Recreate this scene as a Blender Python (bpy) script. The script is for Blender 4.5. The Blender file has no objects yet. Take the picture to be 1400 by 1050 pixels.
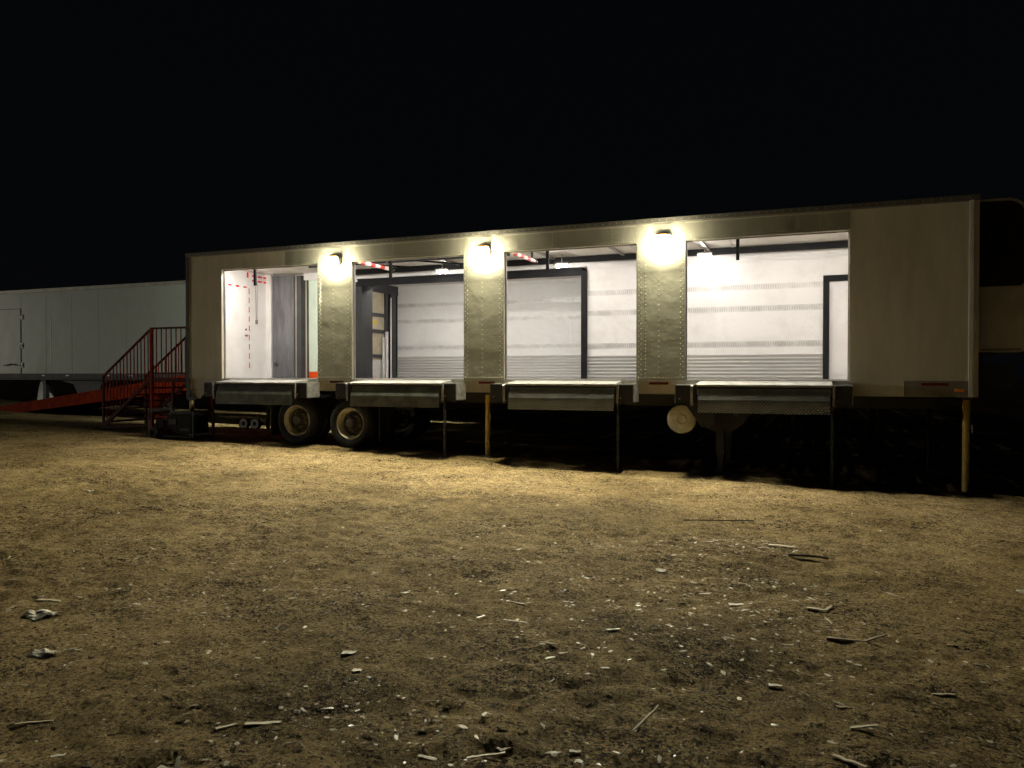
import bpy, math, random
import numpy as np
from mathutils import Vector, Matrix
random.seed(4); RNG = np.random.default_rng(11)
R = math.radians
S = bpy.context.scene
COL = S.collection

# ---------------------------------------------------------------- camera
CX, CY, CZ = 12.4086, -12.6034, 0.101
cam = bpy.data.cameras.new('camera'); co = bpy.data.objects.new('camera', cam); COL.objects.link(co)
co.location = (CX, CY, CZ)
co.rotation_euler = (R(90) - 0.0131, 0, 0.3753)
cam.sensor_width = 36; cam.lens = 1041.12/1400*36; cam.clip_start = .05; cam.clip_end = 2000
S.camera = co
S.render.resolution_x = 1024; S.render.resolution_y = 768
S.view_settings.view_transform = 'Standard'; S.view_settings.look = 'None'
S.view_settings.exposure = 0; S.view_settings.gamma = 1
S.render.engine = 'CYCLES'
S.cycles.max_bounces = 10; S.cycles.diffuse_bounces = 6

# ---------------------------------------------------------------- night sky and the weak far light
SUN_EL, SUN_AZ_DIR = 2.2, Vector((0.955, 0.29, 0))
W = bpy.data.worlds.new('World'); S.world = W; W.use_nodes = True
nt = W.node_tree; bg = nt.nodes['Background']
sky = nt.nodes.new('ShaderNodeTexSky'); sky.sky_type = 'NISHITA'; sky.sun_disc = False
sky.sun_elevation = R(SUN_EL)
sky.sun_rotation = math.atan2(-SUN_AZ_DIR.x, -SUN_AZ_DIR.y)
tint = nt.nodes.new('ShaderNodeMix'); tint.data_type = 'RGBA'; tint.blend_type = 'MIX'
tint.inputs[0].default_value = .9
nt.links.new(sky.outputs[0], tint.inputs[6]); tint.inputs[7].default_value = (.85, .98, 1.35, 1)
nt.links.new(tint.outputs[2], bg.inputs[0]); bg.inputs[1].default_value = .0017
sl = bpy.data.lights.new('far_light', 'SUN'); sl.energy = .32; sl.angle = R(.5); sl.color = (1.0, .95, .78)
so = bpy.data.objects.new('far_light', sl); COL.objects.link(so)
d = SUN_AZ_DIR.normalized()*math.cos(R(SUN_EL)); d = Vector((d.x, d.y, -math.sin(R(SUN_EL))))
so.rotation_euler = d.to_track_quat('-Z', 'Y').to_euler()
so.location = (-20, -10, 8)

L_WALL = 2950      # wall lamps lens radiance
L_IN = 90
L_STRIP = 108        # interior lamps; the strips are added and unseen

# ---------------------------------------------------------------- materials
def mat(name, col, rough=.6, metal=0, emit=None, estr=0, nscale=4, namt=.15, bump=0, bscale=30, col2=None, rvar=.12, spec=.5, thr=(.35, .65), stretch=None):
    m = bpy.data.materials.new(name); m.use_nodes = True
    t = m.node_tree; b = t.nodes['Principled BSDF']
    b.inputs['Roughness'].default_value = rough; b.inputs['Metallic'].default_value = metal
    b.inputs['Specular IOR Level'].default_value = spec
    tc = t.nodes.new('ShaderNodeTexCoord'); src = tc.outputs['Object']
    if stretch:
        mp = t.nodes.new('ShaderNodeMapping'); mp.inputs['Scale'].default_value = stretch
        t.links.new(src, mp.inputs[0]); src = mp.outputs[0]
    n = t.nodes.new('ShaderNodeTexNoise'); n.inputs['Scale'].default_value = nscale; n.inputs['Detail'].default_value = 8
    n.inputs['Roughness'].default_value = .65
    t.links.new(src, n.inputs['Vector'])
    cr = t.nodes.new('ShaderNodeValToRGB')
    c2 = col2 or tuple(c*(1-namt*2) for c in col)
    cr.color_ramp.elements[0].position = thr[0]; cr.color_ramp.elements[1].position = thr[1]
    cr.color_ramp.elements[0].color = (*c2, 1); cr.color_ramp.elements[1].color = (*col, 1)
    t.links.new(n.outputs['Fac'], cr.inputs[0]); t.links.new(cr.outputs[0], b.inputs['Base Color'])
    mr = t.nodes.new('ShaderNodeMapRange'); mr.inputs[3].default_value = rough+rvar; mr.inputs[4].default_value = max(.02, rough-rvar)
    t.links.new(n.outputs['Fac'], mr.inputs[0]); t.links.new(mr.outputs[0], b.inputs['Roughness'])
    if bump:
        n2 = t.nodes.new('ShaderNodeTexNoise'); n2.inputs['Scale'].default_value = bscale; n2.inputs['Detail'].default_value = 6
        t.links.new(tc.outputs['Object'], n2.inputs['Vector'])
        bp = t.nodes.new('ShaderNodeBump'); bp.inputs['Strength'].default_value = 1; bp.inputs['Distance'].default_value = bump
        t.links.new(n2.outputs['Fac'], bp.inputs['Height']); t.links.new(bp.outputs[0], b.inputs['Normal'])
    if emit:
        b.inputs['Emission Color'].default_value = (*emit, 1); b.inputs['Emission Strength'].default_value = estr
    return m
M = {}
M['panel'] = mat('aged_white_paint', (.50, .46, .37), .5, nscale=1.6, col2=(.40, .365, .285), bump=.010, bscale=1.3, stretch=(2.2, 2.2, .5))
M['pillar'] = mat('dented_skin', (.30, .29, .235), .45, .2, nscale=1.3, col2=(.235, .225, .18), bump=.032, bscale=2.0)
M['rivet'] = mat('rivet_metal', (.75, .72, .6), .3, .6)
M['trim'] = mat('dull_aluminium', (.30, .28, .24), .45, .5, nscale=3)
M['roofrail'] = mat('dark_roof_rail', (.11, .10, .085), .6, nscale=3)
M['darkframe'] = mat('dark_steel', (.018, .018, .018), .6, nscale=6, bump=.003)
M['black'] = mat('black_rubber', (.012, .012, .013), .75, nscale=8)
M['seal'] = mat('black_seal', (.012, .012, .013), .8, spec=.2, nscale=5)
M['charcoal'] = mat('charcoal_steel', (.05, .05, .054), .6, spec=.25, nscale=3)
M['white'] = mat('interior_white', (.74, .72, .71), .42, nscale=2.2, col2=(.64, .62, .60), thr=(.28, .55), bump=.02, bscale=2.2)
M['white2'] = mat('grey_white_liner', (.66, .65, .63), .5, nscale=1.6, namt=.05, bump=.02, bscale=2.2)
M['ceil'] = mat('ceiling_liner', (.64, .60, .54), .5, nscale=1, namt=.06, bump=.015, bscale=2)
M['track'] = mat('track_white', (.66, .645, .63), .4, .2)
M['slot'] = mat('track_slot', (.40, .37, .33), .6)
M['scuff'] = mat('scuff_aluminium', (.70, .69, .67), .24, .5, nscale=2, col2=(.58, .565, .54), stretch=(1, 1, 12), rvar=.1)
M['floor'] = mat('aluminium_floor', (.62, .60, .56), .35, .7, nscale=5)
M['greydoor'] = mat('worn_grey_steel', (.17, .17, .18), .5, .3, nscale=2.2, col2=(.09, .09, .096), stretch=(3, 3, .5))
M['bracket'] = mat('worn_bracket_steel', (.30, .29, .27), .5, .4, nscale=9, col2=(.14, .135, .12))
M['lip'] = mat('lip_top_metal', (.34, .33, .31), .5, .35, nscale=4)
M['red'] = mat('red_tape', (.75, .02, .04), .5)
M['orange'] = mat('orange_red_steel', (.55, .06, .008), .8, spec=.05, nscale=5, col2=(.30, .026, .005), bump=.004)
M['redrail'] = mat('red_painted_tube', (.42, .055, .038), .7, spec=.08, nscale=6, col2=(.22, .018, .012))  # light caught by the stair pickets put into this brighter red
M['darkred'] = mat('dark_shaded_red', (.13, .014, .009), .7, spec=.15, nscale=6, col2=(.06, .008, .006))  # back-lit shade of the stair rails put into a darker red
M['yellow'] = mat('yellow_leg_paint', (.50, .33, .05), .55, nscale=7, col2=(.3, .2, .05))
M['oldyellow'] = mat('faded_leg_paint', (.30, .25, .12), .6, nscale=7)
M['tyre'] = mat('tyre_rubber', (.011, .0105, .01), .85, nscale=9, bump=.004, bscale=60)
M['rim'] = mat('cream_rim', (.66, .62, .49), .5, nscale=9, col2=(.46, .42, .32))
M['discdark'] = mat('dark_wheel_disc', (.20, .18, .13), .7, nscale=10, col2=(.07, .06, .045))  # dark brown tone inside the cream rim, mottled by noise
M['hub'] = mat('greasy_hub', (.06, .05, .04), .5, nscale=12)
M['reefer'] = mat('reefer_white', (.62, .59, .54), .45, nscale=2)
M['grille'] = mat('dark_grille', (.008, .008, .009), .8)
M['amber'] = mat('amber_reflector', (.75, .22, .04), .25)
M['redlens'] = mat('dark_red_lens', (.16, .02, .015), .25)
M['lens'] = mat('wall_lamp_lens', (.9, .9, .8), .3, emit=(1.0, .94, .66), estr=L_WALL)
M['lensb'] = mat('rear_lamp_lens', (.9, .9, .85), .3, emit=(.95, 1.0, .80), estr=5200)
M['tube'] = mat('interior_lamp_lens', (.9, .9, .9), .3, emit=(1.0, .955, .90), estr=L_IN)
M['cside'] = mat('grey_trailer_skin', (.34, .345, .32), .36, .3, nscale=.6, col2=(.27, .275, .255), bump=.006, bscale=1.2)
M['yellowtag'] = mat('yellow_placard', (.6, .45, .06), .5)
M['beige'] = mat('beige_door_panel', (.42, .37, .26), .5, nscale=3)
M['wood'] = mat('weathered_wood', (.42, .34, .22), .7, nscale=12, col2=(.25, .19, .12), stretch=(1, 12, 12))
M['woodpale'] = mat('pale_split_wood', (.66, .58, .42), .6, nscale=12, stretch=(1, 8, 8))
M['paper'] = mat('dirty_paper', (.80, .77, .68), .7, nscale=15, col2=(.45, .41, .33))
M['bark'] = mat('dark_bark', (.050, .036, .022), .9, spec=.1, nscale=15)
M['stone'] = mat('stone_grey', (.36, .30, .20), .85, spec=.15, nscale=14, col2=(.2, .18, .14))

# diamond plate
def plate_mat():
    m = mat('diamond_plate', (.19, .20, .19), .34, .55, nscale=3, col2=(.10, .105, .10))
    t = m.node_tree; b = t.nodes['Principled BSDF']; tc = t.nodes.new('ShaderNodeTexCoord')
    mp = t.nodes.new('ShaderNodeMapping'); mp.inputs['Rotation'].default_value = (0, R(45), 0)
    t.links.new(tc.outputs['Object'], mp.inputs[0])
    v = t.nodes.new('ShaderNodeTexVoronoi'); v.inputs['Scale'].default_value = 27; v.inputs['Randomness'].default_value = 0
    t.links.new(mp.outputs[0], v.inputs['Vector'])
    r = t.nodes.new('ShaderNodeMapRange'); r.inputs[1].default_value = .15; r.inputs[2].default_value = .4; r.inputs[3].default_value = 1; r.inputs[4].default_value = 0
    t.links.new(v.outputs['Distance'], r.inputs[0])
    bp = t.nodes.new('ShaderNodeBump'); bp.inputs['Distance'].default_value = .006
    t.links.new(r.outputs[0], bp.inputs['Height']); t.links.new(bp.outputs[0], b.inputs['Normal'])
    cr = [n for n in t.nodes if n.type == 'VALTORGB'][0]
    x = t.nodes.new('ShaderNodeMix'); x.data_type = 'RGBA'; x.inputs[7].default_value = (.32, .32, .31, 1)
    t.links.new(r.outputs[0], x.inputs[0]); t.links.new(cr.outputs[0], x.inputs[6]); t.links.new(x.outputs[2], b.inputs['Base Color'])
    return m
M['plate'] = plate_mat()
M['plateflat'] = mat('worn_flap_steel', (.14, .15, .125), .45, .4, nscale=4, col2=(.05, .055, .05))

# striped red and white bar
def stripe_mat(per=.36):
    m = bpy.data.materials.new('red_white_tape'); m.use_nodes = True; t = m.node_tree; b = t.nodes['Principled BSDF']
    tc = t.nodes.new('ShaderNodeTexCoord'); sp = t.nodes.new('ShaderNodeSeparateXYZ'); t.links.new(tc.outputs['Object'], sp.inputs[0])
    a = t.nodes.new('ShaderNodeMath'); a.operation = 'MULTIPLY'; a.inputs[1].default_value = 1/per; t.links.new(sp.outputs[1], a.inputs[0])
    f = t.nodes.new('ShaderNodeMath'); f.operation = 'FRACT'; t.links.new(a.outputs[0], f.inputs[0])
    g = t.nodes.new('ShaderNodeMath'); g.operation = 'GREATER_THAN'; g.inputs[1].default_value = .5; t.links.new(f.outputs[0], g.inputs[0])
    x = t.nodes.new('ShaderNodeMix'); x.data_type = 'RGBA'; x.inputs[6].default_value = (.8, .78, .72, 1); x.inputs[7].default_value = (.7, .04, .03, 1)
    t.links.new(g.outputs[0], x.inputs[0]); t.links.new(x.outputs[2], b.inputs['Base Color']); b.inputs['Roughness'].default_value = .4
    return m
M['stripe'] = stripe_mat()

# ---------------------------------------------------------------- mesh helpers
class MB:
    def __init__(s): s.v = []; s.f = []; s.mi = []; s.cur = 0; s.mats = []
    def use(s, m):
        m = M[m] if isinstance(m, str) else m
        if m not in s.mats: s.mats.append(m)
        s.cur = s.mats.index(m); return s
    def add(s, vs, fs):
        o = len(s.v); s.v += [tuple(p) for p in vs]
        for f in fs: s.f.append(tuple(i+o for i in f)); s.mi.append(s.cur)
        return s
    def box(s, x0, x1, y0, y1, z0, z1, T=None):
        vs = [Vector(p) for p in [(x0,y0,z0),(x1,y0,z0),(x1,y1,z0),(x0,y1,z0),(x0,y0,z1),(x1,y0,z1),(x1,y1,z1),(x0,y1,z1)]]
        if T: vs = [T @ p for p in vs]
        return s.add(vs, [(0,3,2,1),(4,5,6,7),(0,1,5,4),(1,2,6,5),(2,3,7,6),(3,0,4,7)])
    def bar(s, p0, p1, w, h=None):       # square bar between points
        p0, p1 = Vector(p0), Vector(p1); h = h or w; d = p1-p0; L = d.length
        q = d.to_track_quat('X', 'Z').to_matrix().to_4x4(); T = Matrix.Translation(p0) @ q
        return s.box(0, L, -w/2, w/2, -h/2, h/2, T)
    def cyl(s, p0, p1, r, n=12, r1=None, cap=True):
        p0, p1 = Vector(p0), Vector(p1); r1 = r if r1 is None else r1
        q = (p1-p0).to_track_quat('Z', 'Y').to_matrix(); vs = []
        for p, rr in ((p0, r), (p1, r1)):
            for i in range(n):
                a = 2*math.pi*i/n; vs.append(p + q @ Vector((rr*math.cos(a), rr*math.sin(a), 0)))
        fs = [(i, (i+1) % n, n+(i+1) % n, n+i) for i in range(n)]
        if cap: fs += [tuple(range(n-1, -1, -1)), tuple(range(n, 2*n))]
        return s.add(vs, fs)
    def lathe_y(s, c, prof, n=40):       # prof: (radius, dy) about axis Y at c
        vs = []; k = len(prof)
        for i in range(n):
            a = 2*math.pi*i/n
            for r, dy in prof: vs.append((c[0]+r*math.cos(a), c[1]+dy, c[2]+r*math.sin(a)))
        fs = []
        for i in range(n):
            j = (i+1) % n
            for m in range(k-1): fs.append((i*k+m, j*k+m, j*k+m+1, i*k+m+1))
        return s.add(vs, fs)
    def tube(s, pts, r, n=8):
        for a, b in zip(pts[:-1], pts[1:]): s.cyl(a, b, r, n)
        return s
    def rivet(s, x, y, z, r=.009, d=-.006):
        vs = [(x+r*math.cos(a*math.pi/3), y, z+r*math.sin(a*math.pi/3)) for a in range(6)] + [(x+.5*r*math.cos(a*math.pi/3), y+d, z+.5*r*math.sin(a*math.pi/3)) for a in range(6)]
        return s.add(vs, [(i, (i+1) % 6, 6+(i+1) % 6, 6+i) for i in range(6)] + [tuple(range(6, 12))])
    def prism_y(s, prof, y0, y1):        # polygon in XZ
        n = len(prof); vs = [(x, y0, z) for x, z in prof] + [(x, y1, z) for x, z in prof]
        return s.add(vs, [(i, (i+1) % n, n+(i+1) % n, n+i) for i in range(n)] + [tuple(range(n-1, -1, -1)), tuple(range(n, 2*n))])
    def prism_x(s, prof, x0, x1):        # polygon in YZ
        n = len(prof); vs = [(x0, y, z) for y, z in prof] + [(x1, y, z) for y, z in prof]
        return s.add(vs, [(i, (i+1) % n, n+(i+1) % n, n+i) for i in range(n)] + [tuple(range(n-1, -1, -1)), tuple(range(n, 2*n))])
    def build(s, name, m=None, parent=None, label=None, cat=None, group=None, kind=None, bevel=0, smooth=False, origin=None):
        if m is not None and not s.mats: s.mats = [M[m] if isinstance(m, str) else m]
        off = Vector((0, 0, 0))
        if origin is not None: off = Vector(origin)
        p = parent
        while p is not None: off = off + Vector(p.location); p = p.parent
        me = bpy.data.meshes.new(name); me.from_pydata([(a-off.x, b-off.y, c-off.z) for a, b, c in s.v], [], s.f)
        for mm in s.mats: me.materials.append(mm)
        me.polygons.foreach_set('material_index', s.mi)
        import bmesh
        bm = bmesh.new(); bm.from_mesh(me); bmesh.ops.recalc_face_normals(bm, faces=bm.faces); bm.to_mesh(me); bm.free()
        if smooth: me.shade_smooth() if hasattr(me, 'shade_smooth') else None
        o = bpy.data.objects.new(name, me); COL.objects.link(o)
        if parent: o.parent = parent
        if origin is not None and not parent: o.location = off
        if bevel:
            b = o.modifiers.new('bevel', 'BEVEL'); b.width = bevel; b.segments = 2; b.limit_method = 'ANGLE'
        if smooth:
            try:
                w = o.modifiers.new('wn', 'WEIGHTED_NORMAL')
            except Exception: pass
        if label: o['label'] = label
        if cat: o['category'] = cat
        if group: o['group'] = group
        if kind: o['kind'] = kind
        return o
def thing(name, loc, label, cat, group=None):
    o = bpy.data.objects.new(name, None); COL.objects.link(o); o.location = loc; o.empty_display_size = .3
    o['label'] = label; o['category'] = cat
    if group: o['group'] = group
    return o

# ---------------------------------------------------------------- ground
def hsh(i, j, k):
    n = (i.astype(np.int64)*374761393 + j.astype(np.int64)*668265263 + k*974634777) & 0x7fffffff
    n = (n ^ (n >> 13))*1274126177 & 0x7fffffff
    return ((n ^ (n >> 16)) & 0xffff)/65535.0
def vn(x, y, k):
    i = np.floor(x); j = np.floor(y); fx = x-i; fy = y-j; fx = fx*fx*(3-2*fx); fy = fy*fy*(3-2*fy)
    a = hsh(i, j, k); b = hsh(i+1, j, k); c = hsh(i, j+1, k); d = hsh(i+1, j+1, k)
    return (a*(1-fx)+b*fx)*(1-fy)+(c*(1-fx)+d*fx)*fy - .5
def gbase(x): return -1.25 - .0245*np.clip(x, -40, 40)
def gh(x, y):
    x = np.asarray(x, float); y = np.asarray(y, float)
    z = gbase(x)
    z = z + .05*vn(x/2.3, y/2.3, 1) + .03*vn(x/.7+3, y/.7, 2) + .022*vn(x/.23, y/.23, 3) + .022*vn(x/.10, y/.10, 4)*(.35+1.3*np.clip(vn(x/1.1, y/1.1, 9)+.5, 0, 1)) + .012*vn(x/.05, y/.05, 5)
    t = x*.82+y*.57; w = -x*.57+y*.82
    z = z + .030*vn(t/5+7, w/.55, 6)+.018*np.clip(vn(t/9+2, w/.28, 8), -.5, .1)
    return z
def axis(lo, hi, step, far):
    a = list(np.arange(lo, hi, step)); s = step; x = hi; up = [x]
    while x < far: s *= 1.35; x += s; up.append(x)
    s = step; x = lo; dn = []
    while x > -far: s *= 1.35; x -= s; dn.append(x)
    return np.array(dn[::-1] + a + up)
gx = axis(1.0, 17.5, .035, 400); gy = axis(-11.2, -.2, .035, 400)
GX, GY = np.meshgrid(gx, gy, indexing='ij'); GZ = gh(GX, GY)
nx, ny = GX.shape
verts = np.stack([GX, GY, GZ], -1).reshape(-1, 3)
idx = np.arange(nx*ny).reshape(nx, ny)
q = np.stack([idx[:-1, :-1], idx[1:, :-1], idx[1:, 1:], idx[:-1, 1:]], -1).reshape(-1, 4)
me = bpy.data.meshes.new('ground')
me.vertices.add(len(verts)); me.vertices.foreach_set('co', verts.astype(np.float32).ravel())
me.loops.add(q.size); me.loops.foreach_set('vertex_index', q.astype(np.int32).ravel())
me.polygons.add(len(q)); me.polygons.foreach_set('loop_start', np.arange(0, q.size, 4, dtype=np.int32)); me.polygons.foreach_set('loop_total', np.full(len(q), 4, np.int32))
me.update(calc_edges=True); me.polygons.foreach_set('use_smooth', np.ones(len(q), bool))
def ground_mat():
    m = bpy.data.materials.new('packed_dirt'); m.use_nodes = True; t = m.node_tree; b = t.nodes['Principled BSDF']
    N = t.nodes.new; L = t.links.new
    tc = N('ShaderNodeTexCoord')
    def noise(sc, det=8, ro=.6, off=0):
        mp = N('ShaderNodeMapping'); mp.inputs['Location'].default_value = (off, off*1.7, 0); L(tc.outputs['Object'], mp.inputs[0])
        n = N('ShaderNodeTexNoise'); n.inputs['Scale'].default_value = sc; n.inputs['Detail'].default_value = det; n.inputs['Roughness'].default_value = ro
        L(mp.outputs[0], n.inputs['Vector']); return n.outputs['Fac']
    def ramp(f, p, cols):
        c = N('ShaderNodeValToRGB'); L(f, c.inputs[0]); e = c.color_ramp.elements
        e[0].position = p[0]; e[0].color = (*cols[0], 1); e[1].position = p[-1]; e[1].color = (*cols[-1], 1)
        for pp, cc in zip(p[1:-1], cols[1:-1]):
            x = e.new(pp); x.color = (*cc, 1)
        return c.outputs[0]
    base = ramp(noise(.55, 6, .6), (.38, .5, .62), [(.335, .25, .122), (.48, .363, .185), (.55, .42, .226)])
    def mul(a, bcol, fac=1.0):
        x = N('ShaderNodeMix'); x.data_type = 'RGBA'; x.blend_type = 'MULTIPLY'; x.inputs[0].default_value = fac
        L(a, x.inputs[6]); L(bcol, x.inputs[7]); return x.outputs[2]
    c = mul(base, ramp(noise(7, 8, .75, 3), (.36, .56), [(.52, .49, .45), (1, 1, 1)]))
    c = mul(c, ramp(noise(45, 6, .8, 7), (.38, .58), [(.28, .26, .24), (1.15, 1.12, 1.08)]))
    def mask(sc, off, lo, hi):
        return ramp(noise(sc, 5, .7, off), (lo, hi), [(.06, .05, .04), (1, 1, 1)])  # dark specks: soil bits, and the shade of small pits put into the colour
    dens = ramp(noise(1.3, 5, .65, 11), (.40, .60), [(1, 1, 1), (0, 0, 0)])
    def mixm(a, bcol, fac):
        x = N('ShaderNodeMix'); x.data_type = 'RGBA'; x.blend_type = 'MULTIPLY'; L(fac, x.inputs[0]); L(a, x.inputs[6]); L(bcol, x.inputs[7]); return x.outputs[2]
    c = mul(c, mask(22, 21, .375, .40)); c = mul(c, mask(50, 31, .38, .41))
    c = mixm(c, mask(20, 41, .42, .455), dens); c = mixm(c, mask(46, 51, .44, .47), dens)
    pale = ramp(noise(85, 2, .5, 61), (.66, .69), [(0, 0, 0), (1, 1, 1)])
    x = N('ShaderNodeMix'); x.data_type = 'RGBA'; L(pale, x.inputs[0]); L(c, x.inputs[6]); x.inputs[7].default_value = (.6, .54, .42, 1); c = x.outputs[2]
    L(c, b.inputs['Base Color'])
    b.inputs['Roughness'].default_value = .85; b.inputs['Specular IOR Level'].default_value = .04
    bp = N('ShaderNodeBump'); bp.inputs['Distance'].default_value = .03; bp.inputs['Strength'].default_value = .9
    L(noise(38, 8, .75, 1), bp.inputs['Height'])
    bp2 = N('ShaderNodeBump'); bp2.inputs['Distance'].default_value = .009; bp2.inputs['Strength'].default_value = .9
    L(noise(160, 4, .7, 2), bp2.inputs['Height']); L(bp.outputs[0], bp2.inputs['Normal']); L(bp2.outputs[0], b.inputs['Normal'])
    return m
me.materials.append(ground_mat())
go = bpy.data.objects.new('ground', me); COL.objects.link(go); go['kind'] = 'structure'

# ---------------------------------------------------------------- shared trailer pieces
def tracked(parent, x0, x1, Y, rows, top, scuff, wm='white', label=None, wall='far_wall', z1=2.5):
    b = MB().use(wm); b.box(x0, x1, Y, Y+.07, 0, z1)
    b.box(x0, x1, Y-.018, Y-.0005, top-.012, top+.012)          # ledge under the ceiling cove
    x = x0+1.2
    while x < x1-.2:
        b.box(x-.02, x+.02, Y-.003, Y-.0005, scuff+.005, top-.015); x += 1.22
    b.build(wall, None, parent, label=label)
    for z in rows:
        t = MB().use('track'); t.box(x0, x1, Y-.004, Y-.001, z-.055, z+.055)
        t.use('slot'); x = x0+.03
        while x < x1-.03:
            t.box(x, x+.009, Y-.0055, Y-.0041, z-.03, z+.03); x += .042
        t.build('cargo_track', None, parent)
    s = MB().use('scuff'); n = int(round(scuff/.072)); h = scuff/n; pr = [(Y-.001, 0)]
    for i in range(n):
        z = i*h; pr += [(Y-.006, z+.002), (Y-.006, z+h*.35), (Y-.022, z+h*.5), (Y-.022, z+h*.85), (Y-.006, z+h*.98)]
    pr += [(Y-.001, scuff)]
    s.prism_x(pr, x0, x1)
    s.build('scuff_plate', None, parent)

def wheel(parent, cx, cz, y0, near=True):
    """dual wheel, outer face at y0, axis along +Y"""
    t = MB().use('tyre'); r = .49
    pr = [(.30, .03), (.33, .0), (.40, -.015), (.455, .0), (.478, .03), (r, .06), (r, .12), (r-.012, .125), (r-.012, .135), (r, .14), (r, .21), (.475, .24), (.45, .26), (.33, .27), (.30, .25)]
    t.lathe_y((cx, y0, cz), pr, 48)
    if near:
        t.lathe_y((cx, y0+.31, cz), pr, 32)
    wh = t.build('wheel', None, parent, smooth=False)
    for p in wh.data.polygons: p.use_smooth = True
    m = MB().use('rim')
    m.lathe_y((cx, y0, cz), [(.305, .035), (.312, .012), (.298, .0), (.285, .02), (.275, .05), (.262, .075), (.255, .13), (.245, .15)], 40)
    m.build('rim', None, wh)
    m2 = MB().use('discdark'); m2.lathe_y((cx, y0, cz), [(.246, .148), (.235, .19), (.19, .20), (.17, .12), (.145, .10)], 40)
    m2.use('hub'); m2.lathe_y((cx, y0, cz), [(.146, .088), (.12, .085), (.10, .02), (.085, .0), (.07, -.01), (.001, -.015)], 28)
    for k in range(10):
        a = 2*math.pi*k/10; x = cx+.158*math.cos(a); z = cz+.158*math.sin(a)
        m2.cyl((x, y0+.10, z), (x, y0+.055, z), .016, 6)
    for k in range(5):
        a = 2*math.pi*(k+.5)/5; x = cx+.215*math.cos(a); z = cz+.215*math.sin(a)
        m2.cyl((x, y0+.158, z), (x, y0+.150, z), .025, 10)
    h = m2.build('hub', None, wh)
    return wh

# ================================================================ main trailer
A = thing('refrigerated_trailer', (0, 0, -1.3), 'long white riveted cargo trailer with four open lit dock doors', 'trailer')
OPEN = [(.92, 3.32), (4.11, 6.5), (7.29, 9.68), (10.48, 12.93)]
ZT = 2.28; ZR = 2.60
# near side wall with four openings: the sheets are separate boxes, pillars 6 mm proud
sw = MB().use('panel')
sw.box(.04, .92, 0, .06, 0, ZR)
sw.box(12.93, 14.50, 0, .06, -.234, ZR)
sw.box(.92, 12.93, 0, .06, ZT, ZR)
sw.build('side_wall', None, A)
def rows(b, xs, z0, z1, step=.062, y=-.0062, r=.0095):
    for x in xs:
        z = z0
        while z < z1: b.rivet(x, y, z, r); z += step
for i, (a, c) in enumerate([(3.32, 4.11), (6.5, 7.29), (9.68, 10.48)]):
    p = MB().use('pillar'); p.box(a+.001, c-.001, -.006, -.0005, .003, ZR-.03)
    p.box(a+.001, c-.001, 0, .10, .0, ZT-.001)
    p.use('rivet')
    rows(p, (a+.035, c-.035), .05, ZT-.02, .085); rows(p, (a+.075, c-.075), .09, ZT-.02, .085); rows(p, ((a+c)/2-.03,), .05, 1.75, .085, r=.008)
    if i == 2: rows(p, (a+.15,), .05, ZT+.2, .06)
    x = a+.03
    while x < c-.02: p.rivet(x, -.0062, .04, .008); x += .042
    p.build('door_pillar', None, A)
hs = MB().use('pillar')
for (a, c) in OPEN[1:]:
    hs.box(a+.002, c-.002, -.004, -.0005, ZT+.002, ZT+.28)
hs.box(2.55, 3.318, -.004, -.0005, ZT+.002, ZT+.28)
hs.use('rivet')
for (a, c) in OPEN:
    a2 = a if a > 1 else 2.6
    x = a2+.1
    while x < c-.05: hs.rivet(x, -.0042, ZT+.035+.012*math.sin(x*1.7), .008); x += .045
    for xs in (a2+(c-a2)*.38, c-.42):
        if a > 1:
            z = ZT+.07
            while z < ZT+.27: hs.rivet(xs, -.0042, z, .007); z += .05
hs.build('door_header', None, A)
# trims
t = MB().use('trim')
for (a, c) in OPEN:
    t.box(a-.0, a+.018, .061, .10, 0, ZT); t.box(c-.018, c, .061, .10, 0, ZT)
    t.box(a, c, .061, .10, ZT-.02, ZT)
t.build('door_frame', None, A)
rl = MB().use('roofrail'); rl.box(-.03, 14.63, -.028, .07, ZR, 2.668); rl.box(-.03, 14.63, 2.53, 2.63, ZR, 2.668)
rl.use('trim'); rl.box(.04, 14.5, -.016, -.001, ZR-.022, ZR-.001)
x = .1
rl.use('rivet')
while x < 14.5: rl.rivet(x, -.0285, ZR+.03, .006); x += .12
rl.build('roof_rail', None, A)
MB().box(-.02, 14.62, .071, 2.529, ZR+.005, 2.662).build('roof', 'ceil', A)
cp = MB().use('darkframe'); cp.box(-.03, .038, -.022, .08, -.42, ZR-.001); cp.build('corner_post', None, A)
cp = MB().use('reefer'); cp.prism_x([(0, 0)]*0 or [(-.012, -.234), (-.012, ZR-.001), (.08, ZR-.001), (.08, -.234)], 14.502, 14.56)
cp.box(14.562, 14.63, .01, .11, -.234, ZR-.001)
cp.use('rivet'); rows(cp, (14.53,), -.15, ZR-.05, .06, y=-.0125, r=.006)
cp.build('corner_post', None, A, bevel=.006)
# bottom rail
b = MB().use('panel'); b.box(.04, 12.928, .02, .07, -.225, -.001)
b.use('trim'); b.box(.04, 12.928, .012, .09, -.234, -.2255)
b.use('rivet')
for x in np.arange(.2, 12.8, .28):
    for z in (-.06, -.17): b.rivet(float(x), .0195, z, .009)
b.build('bottom_rail', None, A)
for x in (3.75, 6.95, 10.05):
    m = MB().use('redlens'); m.box(x-.16, x+.16, .004, .0195, -.075, -.035); m.build('marker_light', None, A, bevel=.004)
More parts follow.
